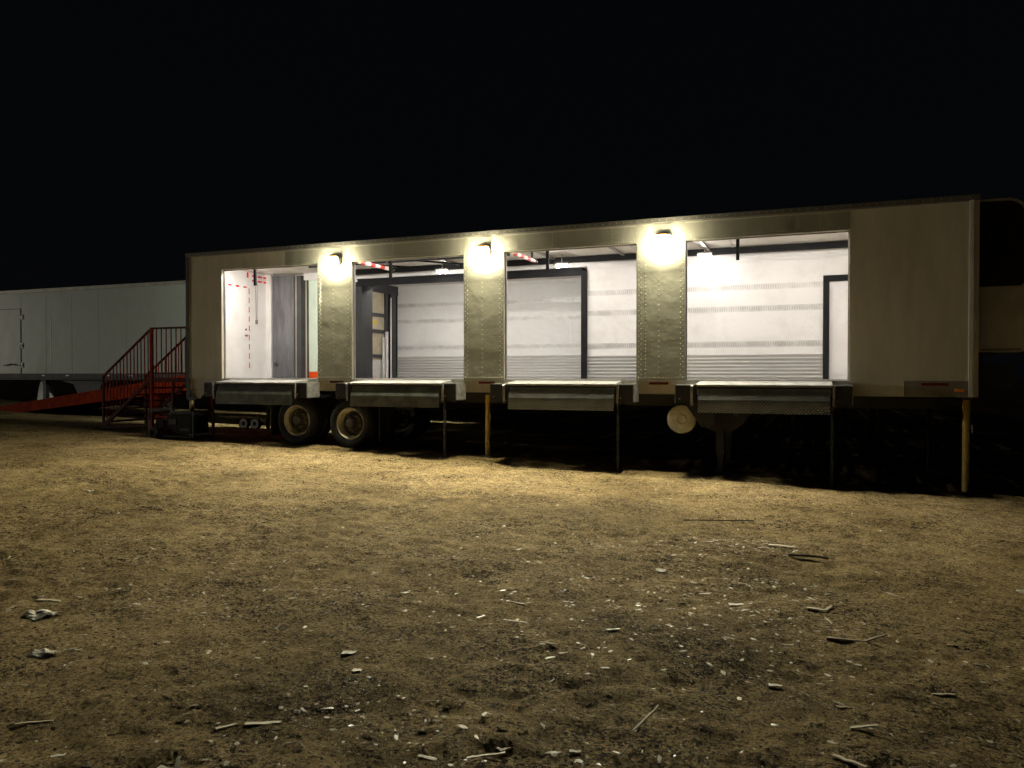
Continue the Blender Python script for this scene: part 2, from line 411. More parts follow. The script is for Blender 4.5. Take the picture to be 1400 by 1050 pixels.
# marker plate at the front end
m = MB().use('trim'); m.box(13.67, 14.495, -.012, -.001, -.228, .0); mp = m.build('marker_plate', None, A)
m = MB().use('redlens'); m.box(13.9, 14.25, -.022, -.0125, -.07, -.03); m.build('marker_light', None, mp)
m = MB().use('amber'); m.box(14.33, 14.45, -.026, -.0125, -.16, -.115); m.build('marker_light', None, mp, bevel=.006, label='small amber marker light')
# interior
f = MB().use('floor'); f.box(.05, 13.4, .061, 2.5, -.11, 0)
for (a, c) in OPEN: f.box(a+.001, c-.001, -.012, .0605, -.11, -.001)
for x in np.arange(.2, 2.45, .04): f.box(.06, 13.38, float(x), float(x)+.016, .0005, .006)
f.build('floor', None, A)
c = MB().use('ceil'); c.box(.05, 13.4, .061, 2.5, 2.5, 2.56)
for x in np.arange(.6, 13.2, .61): c.box(float(x), float(x)+.05, .062, 2.499, 2.488, 2.4995)
c.build('ceiling', None, A)
# rear end wall with a door outlined in tape
w = MB().use('white'); w.box(.0, .08, .07, 2.499, 0, 2.499)
w.use('red')
def dash_h(y0, y1, z, n, w_=.02, yw=.09):
    for k in range(n):
        y = y0+(y1-y0)*(k+.3)/n; w.box(.081, .083, y, y+yw, z-w_/2, z+w_/2)
dash_h(.55, 1.80, 2.13, 5, .034, .11)
for k in range(9):
    z = .24+k*.218; w.box(.081, .083, 1.79, 1.832, z, z+.13)
dash_h(1.86, 2.46, 2.42, 3, .045, .15); dash_h(1.86, 2.46, 2.31, 3, .045, .15)
w.box(.081, .083, 1.74, 1.80, 2.36, 2.49)
w.build('rear_wall', None, A)
dr = MB().use('white'); dr.box(.0815, .10, .85, 1.785, .02, 2.10)
drr = dr.build('interior_door', None, A, bevel=.004)
h = MB().use('trim'); h.cyl((.10, 1.68, 1.0), (.15, 1.68, 1.0), .022, 12); h.cyl((.145, 1.60, 1.0), (.145, 1.70, 1.0), .011, 8)
h.build('door_handle', None, drr)
h = MB().use('trim'); h.cyl((.10, 1.68, 1.14), (.118, 1.68, 1.14), .026, 12); h.build('lock_cylinder', None, drr)
cd = MB().use('trim'); cd.box(.0835, .10, 2.03, 2.10, 1.29, 1.39); cd.tube([(.09, 2.05, 1.39), (.09, 2.03, 2.3)], .006, 6); cd.tube([(.09, 2.08, 1.39), (.09, 2.09, 2.3)], .006, 6)
cd.build('wall_socket', None, A)
# far wall of opening one: white corner strip, grey steel door, frame, doorway to outside
w = MB().use('white'); w.box(.081, .22, 2.42, 2.56, 0, 2.499); w.box(1.9, 2.44, 2.5, 2.57, 0, 2.499); w.box(1.12, 1.899, 2.5, 2.57, 2.34, 2.499)
w.build('far_wall', None, A)
g = MB().use('greydoor'); g.box(.24, .88, 2.45, 2.51, .01, 2.47); gd = g.build('steel_door', None, A, bevel=.004, label='worn grey steel door panel')
g = MB().use('charcoal'); g.box(.885, .93, 2.42, 2.50, .01, 2.45); g.use('trim'); g.box(.935, .985, 2.42, 2.5, .01, 2.45); g.use('charcoal'); g.box(.99, 1.115, 2.40, 2.70, .01, 2.44)
g.build('door_jamb', None, A)
g = MB().use('charcoal'); g.box(.30, .36, 2.42, 2.449, .28, .38); g.box(.28, .42, 2.44, 2.449, .3, .34); g.build('latch', None, gd)
# wide black framed passage
fr = MB().use('seal')
fr.box(2.45, 2.60, 2.44, 2.78, .0, 2.22)
fr.box(2.60, 8.0, 2.44, 2.52, 2.125, 2.215)
fr.box(2.60, 8.0, 2.521, 2.9, 2.20, 2.30)
fr.box(8.0, 8.12, 2.44, 2.52, .0, 2.22); fr.box(8.0, 8.12, 2.521, 2.95, 0, 2.2)
fr.build('dock_seal', None, A)
dk = MB().use('black'); dk.box(2.602, 2.77, 2.45, 2.9, .005, 2.118); dk.build('seal_pad', None, A)
w = MB().use('white2'); w.box(2.441, 8.119, 2.5, 2.56, 2.301, 2.499); w.build('header_wall', None, A)
fl2 = MB().use('floor'); fl2.box(2.6, 8.0, 2.5, 2.94, -.05, -.004); fl2.build('bridge_plate', None, A)
tracked(A, 8.121, 12.59, 2.5, (1.75, 1.34, .67), 2.24, .48)
# right doorway
fr = MB().use('seal'); fr.box(12.591, 12.69, 2.43, 2.55, 0, 1.90); fr.box(12.691, 13.39, 2.43, 2.55, 1.80, 1.90)
fr.build('door_frame', None, A, label='black frame of the closed white door')
wd = MB().use('white'); wd.box(12.70, 13.38, 2.50, 2.56, .01, 1.795); wd.box(12.75, 13.02, 2.492, 2.4995, .08, 1.72); wd.build('interior_door', None, A)
w = MB().use('white'); w.box(12.591, 13.39, 2.5, 2.57, 1.901, 2.499); w.box(12.6, 13.39, 2.48, 2.4995, 2.23, 2.25)
w.build('far_wall', None, A)
w = MB().use('white'); w.box(13.40, 13.5, .061, 2.57, 0, 2.5); w.build('bulkhead', None, A)
# outer skin of far side and front wall
w = MB().use('panel'); w.box(0, 1.12, 2.571, 2.62, -.2, ZR); w.box(1.121, 2.449, 2.571, 2.62, 2.35, ZR); w.box(1.9, 2.449, 2.571, 2.62, -.2, 2.349); w.box(8.12, 14.62, 2.571, 2.62, -.2, ZR); w.box(2.45, 8.119, 2.571, 2.62, 2.31, ZR)
w.build('far_side_wall', None, A)
w = MB().use('reefer'); w.box(14.56, 14.62, .12, 2.56, -.2, ZR-.002); w.build('front_wall', None, A)
MB().use('reefer').box(-.025, -.001, .081, 2.57, -.02, ZR-.002).build('rear_skin', None, A)
# ceiling rails and bars
def cbar(nm, p0, p1, w_, h_, m_, par=None):
    return MB().use(m_).bar(p0, p1, w_, h_).build(nm, None, par or A)
cbar('ceiling_rail', (2.2, 2.33, 2.43), (13.38, 2.33, 2.43), .05, .12, 'seal')
cbar('ceiling_rail', (2.2, 1.25, 2.45), (6.9, 1.25, 2.45), .05, .07, 'seal')
for X in (5.3, 7.45, 8.9, 10.55):
    cbar('ceiling_channel', (X, .3, 2.46), (X+.02, 2.25, 2.46), .05, .04, 'trim')
for X in (3.72, 6.93):
    tb = MB().use('stripe'); tb.cyl((X+.45, .1, 2.285), (X+.45, 1.35, 2.30), .038, 12)
    tb.use('black'); tb.cyl((X+.45, 1.351, 2.30), (X+.45, 1.42, 2.30), .045, 12); tb.use('trim'); tb.cyl((X+.45, 1.421, 2.30), (X+.45, 1.47, 2.30), .03, 10)
    tb.use('darkframe'); tb.box(X+.43, X+.47, .15, .19, 2.33, 2.4995); tb.box(X+.43, X+.47, 1.2, 1.24, 2.345, 2.4995)
    tb.build('load_bar', None, A, label='red and white striped load bar')
for (xa, xb) in ((3.3, 4.4), (4.6, 5.6)):
    cbar('ceiling_rail', (xa, .9, 2.42), (xb, 2.1, 2.42), .03, .03, 'seal')
for X in (1.69, 4.9, 8.07, 11.29):
    MB().use('seal').box(X-.025, X+.025, .10, .14, 1.93, 2.4995).build('pull_strap', None, A)
M['strip'] = mat('added_strip_lens', (.9, .9, .9), .3, emit=(1.0, .955, .90), estr=L_STRIP)  # lens of unseen strip lights, added to even out the interior light
for X in (.86, 2.2, 4.3, 6.3, 8.5, 10.7, 12.4):
    h = MB().use('trim'); h.box(X-.62, X+.62, .28, .40, 2.47, 2.4995); hh = h.build('added_strip_light', None, A)
    MB().use('strip').box(X-.58, X+.58, .30, .38, 2.435, 2.4695).build('lamp_lens', None, hh)
def inlamp(x, y, z, l=.22):
    h = MB().use('trim'); h.box(x-l/2-.02, x+l/2+.02, y-.08, y+.08, z+.026, z+.06); h.cyl((x, y, z+.06), (x, y, 2.4995), .012, 8)
    hh = h.build('ceiling_lamp', None, A)
    MB().use('tube').box(x-l/2, x+l/2, y-.045, y+.045, z-.025, z+.02).build('lamp_lens', None, hh, bevel=.01)
inlamp(5.06, 2.0, 2.28); inlamp(7.73, 2.0, 2.27); inlamp(10.53, 2.0, 2.31); inlamp(.75, .75, 2.43)
# wall lamps
for X in (3.77, 6.93, 10.13):
    h = MB().use('seal')
    h.box(X-.07, X+.07, -.03, -.0065, 2.2, 2.37)
    h.use('trim'); h.prism_x([(-.0305, 2.345), (-.180, 2.3525), (-.128, 2.189), (-.05, 2.22)], X-.122, X+.122)
    h.use('amber'); h.box(X-.05, X+.05, -.12, -.05, 2.37, 2.395)
    hh = h.build('wall_lamp', None, A)
    l = MB().use('lens'); l.prism_x([(-.1812, 2.352), (-.1872, 2.349), (-.1352, 2.184), (-.1292, 2.189)], X-.125, X+.125)
    l.build('lamp_lens', None, hh)
h = MB().use('seal'); h.box(.35, .65, 2.621, 2.66, 2.16, 2.42); hh = h.build('wall_lamp', None, A)
MB().use('lensb').box(.4, .6, 2.661, 2.72, 2.2, 2.34).build('lamp_lens', None, hh)
# dock levellers
for i, (a, c) in enumerate(OPEN):
    fa, fc = a+.27, c-.27
    gz = float(gbase(a))
    tp = MB().use('lip'); tp.prism_x([(-.013, -.012), (-.013, -.075), (-.40, -.10), (-.43, -.085), (-.43, -.065), (-.40, -.05)], fa-.03, fc+.03)
    dkp = tp.build('dock_leveler', None, A)
    fm = 'plate' if i > 0 else 'plateflat'
    if i == 1: fm = 'plateflat'
    fl = MB().use(fm); fl.prism_x([(-.36, -.115), (-.41, -.13), (-.47, -.30), (-.485, -.50), (-.470, -.50), (-.455, -.31), (-.395, -.14), (-.36, -.128)], fa, fc)
    fl.build('hinged_flap', None, dkp)
    e = MB().use('black'); e.cyl((fa-.02, -.385, -.12), (fc+.02, -.385, -.12), .018, 10)
    e.box(fa, fc, -.34, -.10, -.30, -.14); e.build('hinge', None, dkp)
    for k, (p, q) in enumerate(((a-.10, a+.20), (c-.25, c+.04))):
        bb = MB().use('black'); bb.box(p+.012, q-.012, -.42, .0, -.36, -.075); bb.use('trim')
        bb.cyl((p+.08, -.421, -.29), (p+.08, -.435, -.29), .015, 8)
        bo = bb.build('bumper', None, dkp, bevel=.006)
        st = MB().use('bracket'); st.box(p, q, -.40, .012, -.074, -.064)
        if k == 0: st.box(p, p+.011, -.40, .0, -.36, -.0745); st.prism_x([(-.45, -.09), (-.43, -.075), (-.40, -.40), (-.43, -.40)], q-.05, q-.012)
        else: st.prism_x([(-.45, -.075), (-.421, -.075), (-.421, -.34), (-.45, -.38)], p+.012, p+.05); st.box(q-.011, q, -.40, 0, -.36, -.0745)
        st.build('bracket', None, bo, label='bare metal bracket edge')
    if i > 0:
        lg = MB().use('darkframe'); x = fc+.03; lg.box(x-.02, x+.02, -.32, -.28, float(gh(x, -.3))-.02, -.2); lg.box(x-.06, x+.06, -.36, -.24, float(gh(x, -.3))-.02, float(gh(x, -.3))+.02)
        lg.build('prop_leg', None, dkp)
# support legs
def sleg(x, y, ztop, m_, w_=.09):
    g = float(gh(x, y))
    b = MB().use(m_); b.cyl((x, y, g+.03), (x, y, ztop), w_/2, 16)
    b.use('darkframe'); b.box(x-.11, x+.11, y-.11, y+.11, g-.03, g+.025); b.box(x-.07, x+.07, y-.07, y+.07, ztop-.04, ztop+.01)
    b.use('trim'); b.cyl((x+.045, y-.02, ztop-.45), (x+.07, y-.05, ztop-.45), .012, 8); b.cyl((x+.07, y-.05, ztop-.52), (x+.07, y-.05, ztop-.40), .008, 8)
    return b.build('support_leg', None, A, label={'yellow': 'yellow support leg', 'oldyellow': 'faded yellow support leg'}.get(m_))
sleg(.14, -.04, -.40, 'oldyellow'); sleg(6.91, .15, -.235, 'yellow'); sleg(14.50, .13, -.235, 'yellow', .1)
sleg(.14, 2.4, -.235, 'darkframe'); sleg(14.3, 2.4, -.235, 'darkframe')
gs = MB().use('panel'); gs.prism_y([(.04, -.236), (.42, -.236), (.42, -.30), (.30, -.42), (.04, -.42)], .03, .06); gs.use('rivet'); gs.cyl((.22, .03, -.32), (.22, .015, -.32), .018, 10)
gs.build('leg_bracket', None, A)
# underframe
u = MB().use('darkframe')
for y in (.75, 1.75): u.box(.3, 14.2, y-.05, y+.05, -.45, -.2)
for x in np.arange(.35, 14.3, .42): u.box(float(x), float(x)+.05, .09, 2.5, -.22, -.112)
u.box(1.7, 5.1, .68, .82, -.62, -.451); u.box(1.7, 5.1, 1.68, 1.82, -.62, -.451)
u.build('underframe', None, A)
for i, x in enumerate((2.77, 4.03)):
    gz = float(gbase(x))+.485
    wheel(A, x, gz, .04)
    wheel(A, x, gz, 1.95, near=True)
    ax = MB().use('darkframe'); ax.cyl((x, .3, gz), (x, 2.2, gz), .065, 14); ax.box(x-.3, x+.3, .68, .82, gz+.06, gz+.14); ax.build('axle', None, A)
mf = MB().use('charcoal'); mf.box(2.12, 2.135, .05, .62, -1.15, -.45); mf.build('mud_flap', None, A)
mf = MB().use('black'); mf.box(4.68, 4.695, .05, .62, -1.2, -.45); mf.build('mud_flap', None, A)
# landing gear
for yy in (.62, 1.9):
    lg = MB().use('darkframe'); x = 10.98; g = float(gh(x, yy))
    lg.prism_y([(x-.42, -.46), (x+.50, -.46), (x+.30, -.78), (x+.18, -.86), (x-.12, -.86), (x-.26, -.78)], yy-.12, yy-.10)
    lg.box(x-.065, x+.065, yy-.09, yy+.05, -1.25, -.3); lg.box(x-.045, x+.045, yy-.07, yy+.03, g+.03, -1.2); lg.box(x-.16, x+.16, yy-.14, yy+.10, g-.02, g+.03)
    lg.use('hub'); lg.cyl((x-.14, yy-.121, -.56), (x-.14, yy-.13, -.56), .045, 14); lg.cyl((x+.26, yy-.121, -.56), (x+.26, yy-.13, -.56), .045, 14)
    lg.build('landing_gear', None, A)
tk = MB().use('darkframe'); c0 = (10.37, .30, -.66)
tk.cyl((c0[0], .36, c0[2]), (c0[0], 1.2, c0[2]), .2, 24); tk.box(c0[0]+.0, c0[0]+.06, .4, .5, -.5, -.2)
tk.use('rim'); tk.lathe_y(c0, [(.0005, -.02), (.05, -.02), (.07, -.045), (.085, -.045), (.09, -.0), (.16, .0), (.225, .022), (.243, .05), (.243, .062), (.2, .065)], 40)
o = tk.build('round_tank', None, A, label='cream disc end of a small round tank')
bk = MB().use('darkframe'); bk.prism_y([(10.42, -.36), (11.0, -.36), (10.9, -.75), (10.72, -.78)], .22, .26); bk.build('hanger_plate', None, A)
# reefer unit on the nose
def rprof(x0, x1, z0, z1, r, n=8):
    p = [(x0, z0), (x1-.05, z0), (x1, z0+.05)]
    for k in range(n+1):
        a = math.pi/2*k/n; p.append((x1-r+r*math.cos(a), z1-r+r*math.sin(a)))
    p.append((x0, z1)); return p
rf = MB().use('reefer'); rf.prism_y(rprof(14.66, 15.28, .42, 2.64, .26), .25, 2.3)
ru = rf.build('cooling_unit', None, A)
gr = MB().use('grille'); gr.prism_y(rprof(14.665, 15.24, 1.37, 2.60, .23), .243, .2495); gr.box(14.7, 15.2, .238, .2425, 1.42, 1.46)
for z in np.arange(1.5, 2.3, .08): gr.box(14.72, 15.18, .236, .2425, float(z), float(z)+.03)
gr.build('side_grille', None, ru)
gr = MB().use('reefer'); gr.box(14.68, 15.24, .241, .2495, .5, 1.34); gr.build('side_cover', None, ru, bevel=.004)
gr = MB().use('trim'); gr.box(14.70, 15.2, .243, .2495, .44, .47); gr.use('charcoal'); gr.box(14.66, 15.12, .3, .9, -.10, .24); gr.use('darkframe'); gr.box(14.7, 14.74, .35, .4, .24, .42); gr.build('battery_box', None, ru)

# ================================================================ second trailer, behind the passage
B = thing('cargo_trailer', (2.8, 2.95, -1.35), 'second white trailer joined behind the open doors, its inner wall seen through the black passage', 'trailer')
tracked(B, 2.0, 14.4, 5.35, (1.93, 1.50, .80), 2.34, .57, wm='white2')
b = MB().use('white2'); b.box(8.121, 14.4, 2.96, 3.02, 0, 2.55); b.box(1.95, 8.12, 2.96, 3.02, 2.305, 2.55); b.build('near_wall', None, B)
b = MB().use('floor'); b.box(1.95, 14.4, 2.96, 5.35, -.12, -.0035); b.build('floor', None, B)
b = MB().use('ceil'); b.box(1.95, 14.4, 3.021, 5.349, 2.45, 2.56)
b.build('ceiling', None, B)
b = MB().use('ceil'); b.box(1.93, 14.45, 2.96, 5.42, 2.565, 2.63); b.build('roof', None, B)
b = MB().use('white2'); b.box(14.4, 14.45, 2.96, 5.42, -.1, 2.56); b.build('end_wall', None, B)
XR = 2.0
rf = MB().use('charcoal')
rf.box(XR-.05, XR+.05, 2.96, 3.75, 0, 2.44); rf.box(XR-.05, XR+.06, 3.7501, 3.93, 0, 2.44); rf.box(XR-.05, XR+.05, 3.9301, 5.349, 2.2, 2.44)
rf.box(XR-.05, XR+.06, 4.70, 4.80, 0, 2.199)
rf.use('seal'); rf.box(XR-.05, XR+.03, 4.8001, 5.349, 0, 2.199); rf.use('charcoal'); rf.box(XR+.0301, XR+.07, 4.93, 5.0, 0, 2.199)
rf.box(XR+.0301, XR+.06, 5.06, 5.20, .0, 2.199)
rf.build('door_frame', None, B)
dp = MB().use('beige'); dp.box(XR-.05, XR, 3.9301, 4.6999, .45, 2.199); dp.use('scuff'); dp.box(XR-.05, XR, 3.9301, 4.6999, 0, .449)
dp.use('charcoal')
for z in (1.62, 1.20, .56): dp.box(XR+.001, XR+.03, 3.9301, 4.6999, z-.045, z+.045)
dpo = dp.build('rear_door', None, B, label='beige door panel with dark cross bars')
MB().use('yellowtag').box(XR+.001, XR+.007, 4.05, 4.33, 1.37, 1.47).build('placard', None, dpo)
for yy, h_, r_ in ((4.5, 1.05, .03), (4.66, 1.2, .045), (4.88, 2.1, .02)):
    rd = MB().use('track'); rd.cyl((XR+.10, yy, .0), (XR+.10, yy, h_), r_, 8); rd.build('upright_rod', None, B)
u = MB().use('darkframe')
for y in (3.6, 4.8): u.box(2.2, 14.3, y-.05, y+.05, -.45, -.121)
for x in (2.3, 6, 10, 14): u.box(x-.05, x+.05, 3.0, 5.4, -.40, -.13)
u.build('underframe', None, B)
for (x, y) in ((2.3, 3.2), (2.3, 5.1), (13.6, 3.2), (13.6, 5.1)): MB().use('darkframe').box(x-.06, x+.06, y-.06, y+.06, float(gh(x, y))-.03, -.121).build('support_leg', None, B)

for X in (3.6, 6.2):  # added out of sight to light this trailer's inner wall
    lh = MB().use('trim'); lh.box(X-.62, X+.62, 3.10, 3.22, 2.42, 2.4495); lo = lh.build('ceiling_lamp', None, B)
    MB().use('strip').box(X-.58, X+.58, 3.12, 3.20, 2.39, 2.4195).build('lamp_lens', None, lo)

# ================================================================ third trailer far left
C = thing('box_trailer', (-8, 6, -1.1), 'long plain grey trailer parked behind the red stairs, with a hinged side door', 'trailer')
b = MB().use('cside'); b.box(-24, 3.5, 6.0, 6.06, .12, 2.93)
x = -23.4
while x < 3.3:
    b.use('cside').box(x, x+.015, 5.9965, 5.9995, .14, 2.80); x += 1.24
b.build('side_wall', None, C)
b = MB().use('trim'); b.box(-24, 3.5, 5.97, 6.06, 2.931, 3.05); b.build('roof_rail', None, C)
b = MB().use('ceil'); b.box(-24, 3.5, 6.061, 8.5, 2.9, 3.04); b.use('cside'); b.box(-24, -23.95, 6.061, 8.5, .1, 2.89); b.box(3.45, 3.5, 6.061, 8.5, .1, 2.89); b.box(-24, 3.5, 8.5, 8.56, .1, 2.95); b.build('roof', None, C)
b = MB().use('charcoal'); b.box(-24, 3.5, 5.985, 6.06, -.06, .119); b.use('darkframe'); b.box(-24, 3.5, 6.061, 8.5, -.1, .05)
br = b.build('bottom_rail', None, C)
for x in (-12.35, -11.2, -9.3, -8.3, -5.0, -14.8):
    MB().use('track').box(x-.07, x+.07, 5.975, 5.9845, .03, .07).build('marker_light', None, br)
d_ = MB().use('cside'); d_.box(-15.6, -13.5, 5.988, 5.9955, .14, 2.38); d_.use('darkframe'); d_.box(-13.499, -13.47, 5.990, 5.9955, .12, 2.40); d_.box(-15.6, -13.47, 5.990, 5.9955, 2.381, 2.40)
dd = d_.build('side_door', None, C)
for z in (2.1, 1.1, .42):
    hh = MB().use('white'); hh.box(-13.70, -13.40, 5.978, 5.9875, z-.03, z+.03); hh.cyl((-13.44, 5.975, z-.09), (-13.44, 5.975, z+.09), .012, 8); hh.build('hinge', None, dd)
hh = MB().use('darkframe'); hh.tube([(-14.3, 5.95, .40), (-13.9, 5.94, .46), (-13.6, 5.95, .40)], .015, 6); hh.build('handle', None, dd)
s_ = MB().use('white'); s_.prism_y([(-12.015, .5), (-11.985, .45), (-11.975, 1.9), (-11.99, 2.05), (-12.01, 1.9)], 5.993, 5.9995); s_.build('painted_light_streak', None, C)  # light streak on the side put into a white strip, no real part
MB().use('darkframe').prism_y([(-12.25, -.06), (-9.4, -.06), (-10.0, -.25), (-10.15, -.6), (-11.1, -.6), (-11.3, -.25)], 6.3, 6.34).build('suspension_frame', None, C)
for x in (-12.6, -7.0, -20.): MB().use('darkframe').box(x-.07, x+.07, 6.2, 6.34, float(gbase(x))-.1, -.06).build('support_leg', None, C)
u = MB().use('darkframe'); u.cyl((-7.9, 6.2, -.28), (-7.9, 6.4, -.28), .18, 16); u.build('air_tank', None, C)
for x in (-10.65,):
    wheel(C, x, float(gbase(x))+.485, 6.35, near=False); wheel(C, x, float(gbase(x))+.485, 7.9, near=False)
wt = MB().use('white'); gz = float(gbase(-13.3))
wt.prism_y([(-13.55, gz-.02), (-12.95, gz-.02), (-13.05, -.35), (-13.18, -.08), (-13.30, -.08), (-13.40, -.35)], 6.6, 6.9)
wt.build('jack_stand', None, None, 'white tapered stand under the left trailer', 'jack stand', bevel=.01, origin=(-13.25, 6.75, gz))

# ================================================================ ramp, stairs, generator
RP = thing('yard_ramp', (-10.5, 3, -1.0), 'long orange red steel ramp rising from the dirt behind the stairs', 'ramp')
x0, z0, x1, z1 = -11.6, -1.16, -2.4, .06
b = MB().use('orange'); b.prism_y([(x0, z0+.12), (x0, z0-.12), (x1, z1-.32), (1.9, z1-.32), (1.9, .16), (x1, .16)], 3.02, 3.08)
b.prism_y([(x0, z0+.12), (x0, z0-.12), (x1, z1-.32), (1.9, z1-.32), (1.9, .16), (x1, .16)], 5.22, 5.28)
b.build('side_beam', None, RP)
b = MB().use('charcoal'); b.prism_y([(x0, z0+.0), (x0, z0-.05), (x1, z1-.15), (1.92, z1-.15), (1.92, z1-.07), (x1, z1-.07)], 3.081, 5.219); b.build('deck', None, RP)
for x in (-4.2, 1.6):
    for y in (3.1, 5.09): MB().use('orange').box(x-.06, x+.06, y, y+.12, float(gbase(x))-.05, -.2).build('leg', None, RP)

ST = thing('metal_stairs', (-1.5, .9, -1.22), 'red steel stairs with picket railings at the left end of the riveted trailer', 'stairs')
XB, XL, XE = -2.82, -1.34, -.06
gB = float(gbase(XB)); yn, yf = .30, 1.50
def zs(x): return gB+.10 + (x-XB)*(0-gB-.10)/(XL-XB)
for y, nm in ((yn, 'near'), (yf, 'far')):
    s_ = MB().use('darkred'); s_.bar((XB, y, gB+.10), (XL, y, .0), .04, .07); s_.bar((XL, y, -.03), (XE, y, -.03), .04, .10)
    s_.build('stringer', None, ST)
    rr = MB().use('darkred')
    def ztop(x): return .05 + (x-XB)*(1.12-.05)/(XL-XB) if x < XL else 1.12
    rr.bar((XB, y, .05), (XL, y, 1.12), .04, .04); rr.bar((XL, y, 1.12), (XE, y, 1.12), .04, .04)
    rr.bar((XL+.02, y, .12), (XE, y, .12), .035, .035)
    rr.box(XB-.022, XB+.022, y-.022, y+.022, gB-.02, .06); rr.use('redrail').box(XL-.03, XL+.03, y-.031, y+.031, gB-.03, 1.10); rr.box(XE-.02, XE+.02, y-.021, y+.021, .0, 1.12)
    ro = rr.build('railing', None, ST)
    n = 13
    for k in range(1, n+1):
        x = XB+(XL-XB)*k/(n+1); pk = MB().use('redrail'); pk.box(x-.009, x+.009, y-.009, y+.009, zs(x)+.02, ztop(x)-.02); pk.build('picket', None, ro)
    for k in range(1, 9):
        x = XL+(XE-XL)*k/9; pk = MB().use('redrail'); pk.box(x-.009, x+.009, y-.009, y+.009, .137, 1.10); pk.build('picket', None, ro)
for k in range(7):
    x = XB+.12+(XL-XB)*k/7; z = zs(XB+(XL-XB)*(k+.6)/7)+.02
    if z > -.05: continue
    MB().use('darkred').box(x-.02, x+.23, yn+.022, yf-.022, z-.035, z).build('tread', None, ST)
ld = MB().use('redrail'); ld.box(XL+.03, XE, yn+.021, yf-.021, -.03, .004); ld.build('landing', None, ST)
for y in (yn, yf):
    bs = MB().use('darkred')
    bs.bar((XB, y, gB+.05), (XL-.03, y, gB+.13), .035, .035); bs.bar((XB+.05, y, gB+.06), (XB+.5, y, gB+.42), .03, .03)
    bs.build('base_frame', None, ST)
    MB().use('darkred').box(XE-.69, XE-.64, y-.02, y+.02, float(gbase(XE))-.05, -.081).build('leg', None, ST)

G = thing('portable_generator', (0, -.3, -1.28), 'small black portable generator on the dirt at the left trailer corner', 'generator')
gz = float(gbase(0))
b = MB().use('seal'); b.box(-.15, .52, -.42, .05, gz+.12, gz+.50); b.use('charcoal'); b.prism_y([(-.13, gz+.50), (-.08, gz+.565), (.45, gz+.565), (.50, gz+.50)], -.40, .03); b.build('tank_cover', None, G, bevel=.02)
b = MB().use('darkred'); b.box(-.50, -.17, -.40, .0, gz+.10, gz+.46); b.use('seal'); b.cyl((-.34, -.401, gz+.28), (-.34, -.43, gz+.28), .12, 20); b.build('engine', None, G, bevel=.02)
b = MB().use('darkframe')
for y in (-.47, .10):
    P = [(-.60, y, gz+.05), (-.60, y, gz+.56), (-.54, y, gz+.61), (-.02, y, gz+.61), (.04, y, gz+.56), (.60, y, gz+.56), (.60, y, gz+.05), (-.60, y, gz+.05)]
    b.tube(P, .018, 8)
for p in ((-.6, .56), (.6, .56), (-.6, .05), (.6, .05), (-.3, .61)): b.cyl((p[0], -.47, gz+p[1]), (p[0], .10, gz+p[1]), .017, 8)
b.build('tube_frame', None, G)
b = MB().use('tyre'); b.lathe_y((-.45, -.53, gz+.11), [(.02, .03), (.06, .0), (.11, .0), (.13, .02), (.13, .05), (.11, .06), (.02, .05)], 20); b.build('wheel', None, G)
b = MB().use('charcoal'); b.box(-.10, .1, -.432, -.421, gz+.3, gz+.4); b.box(.2, .45, -.428, -.421, gz+.18, gz+.22); b.build('control_panel', None, G)

# small wheel pair and crumpled sheet seen under the trailer
g = float(gh(-.55, 2.6))
b = MB().use('tyre')
WP = thing('dolly_wheels', (-.4, 2.4, g), 'pair of small white rimmed wheels seen on the ground beyond the left trailer legs', 'wheels')
for x in (-.62, -.28):
    b = MB().use('tyre'); b.cyl((x, 2.42, g+.13), (x, 2.5, g+.13), .15, 20); wv = b.build('wheel', None, WP)
    MB().use('reefer').lathe_y((x, 2.41, g+.13), [(.02, .012), (.05, .012), (.06, 0), (.115, 0), (.12, .01), (.12, .02)], 24).build('rim', None, wv)
MB().use('darkframe').cyl((-.7, 2.46, g+.13), (0., 2.46, g+.13), .015, 8).build('axle', None, WP)

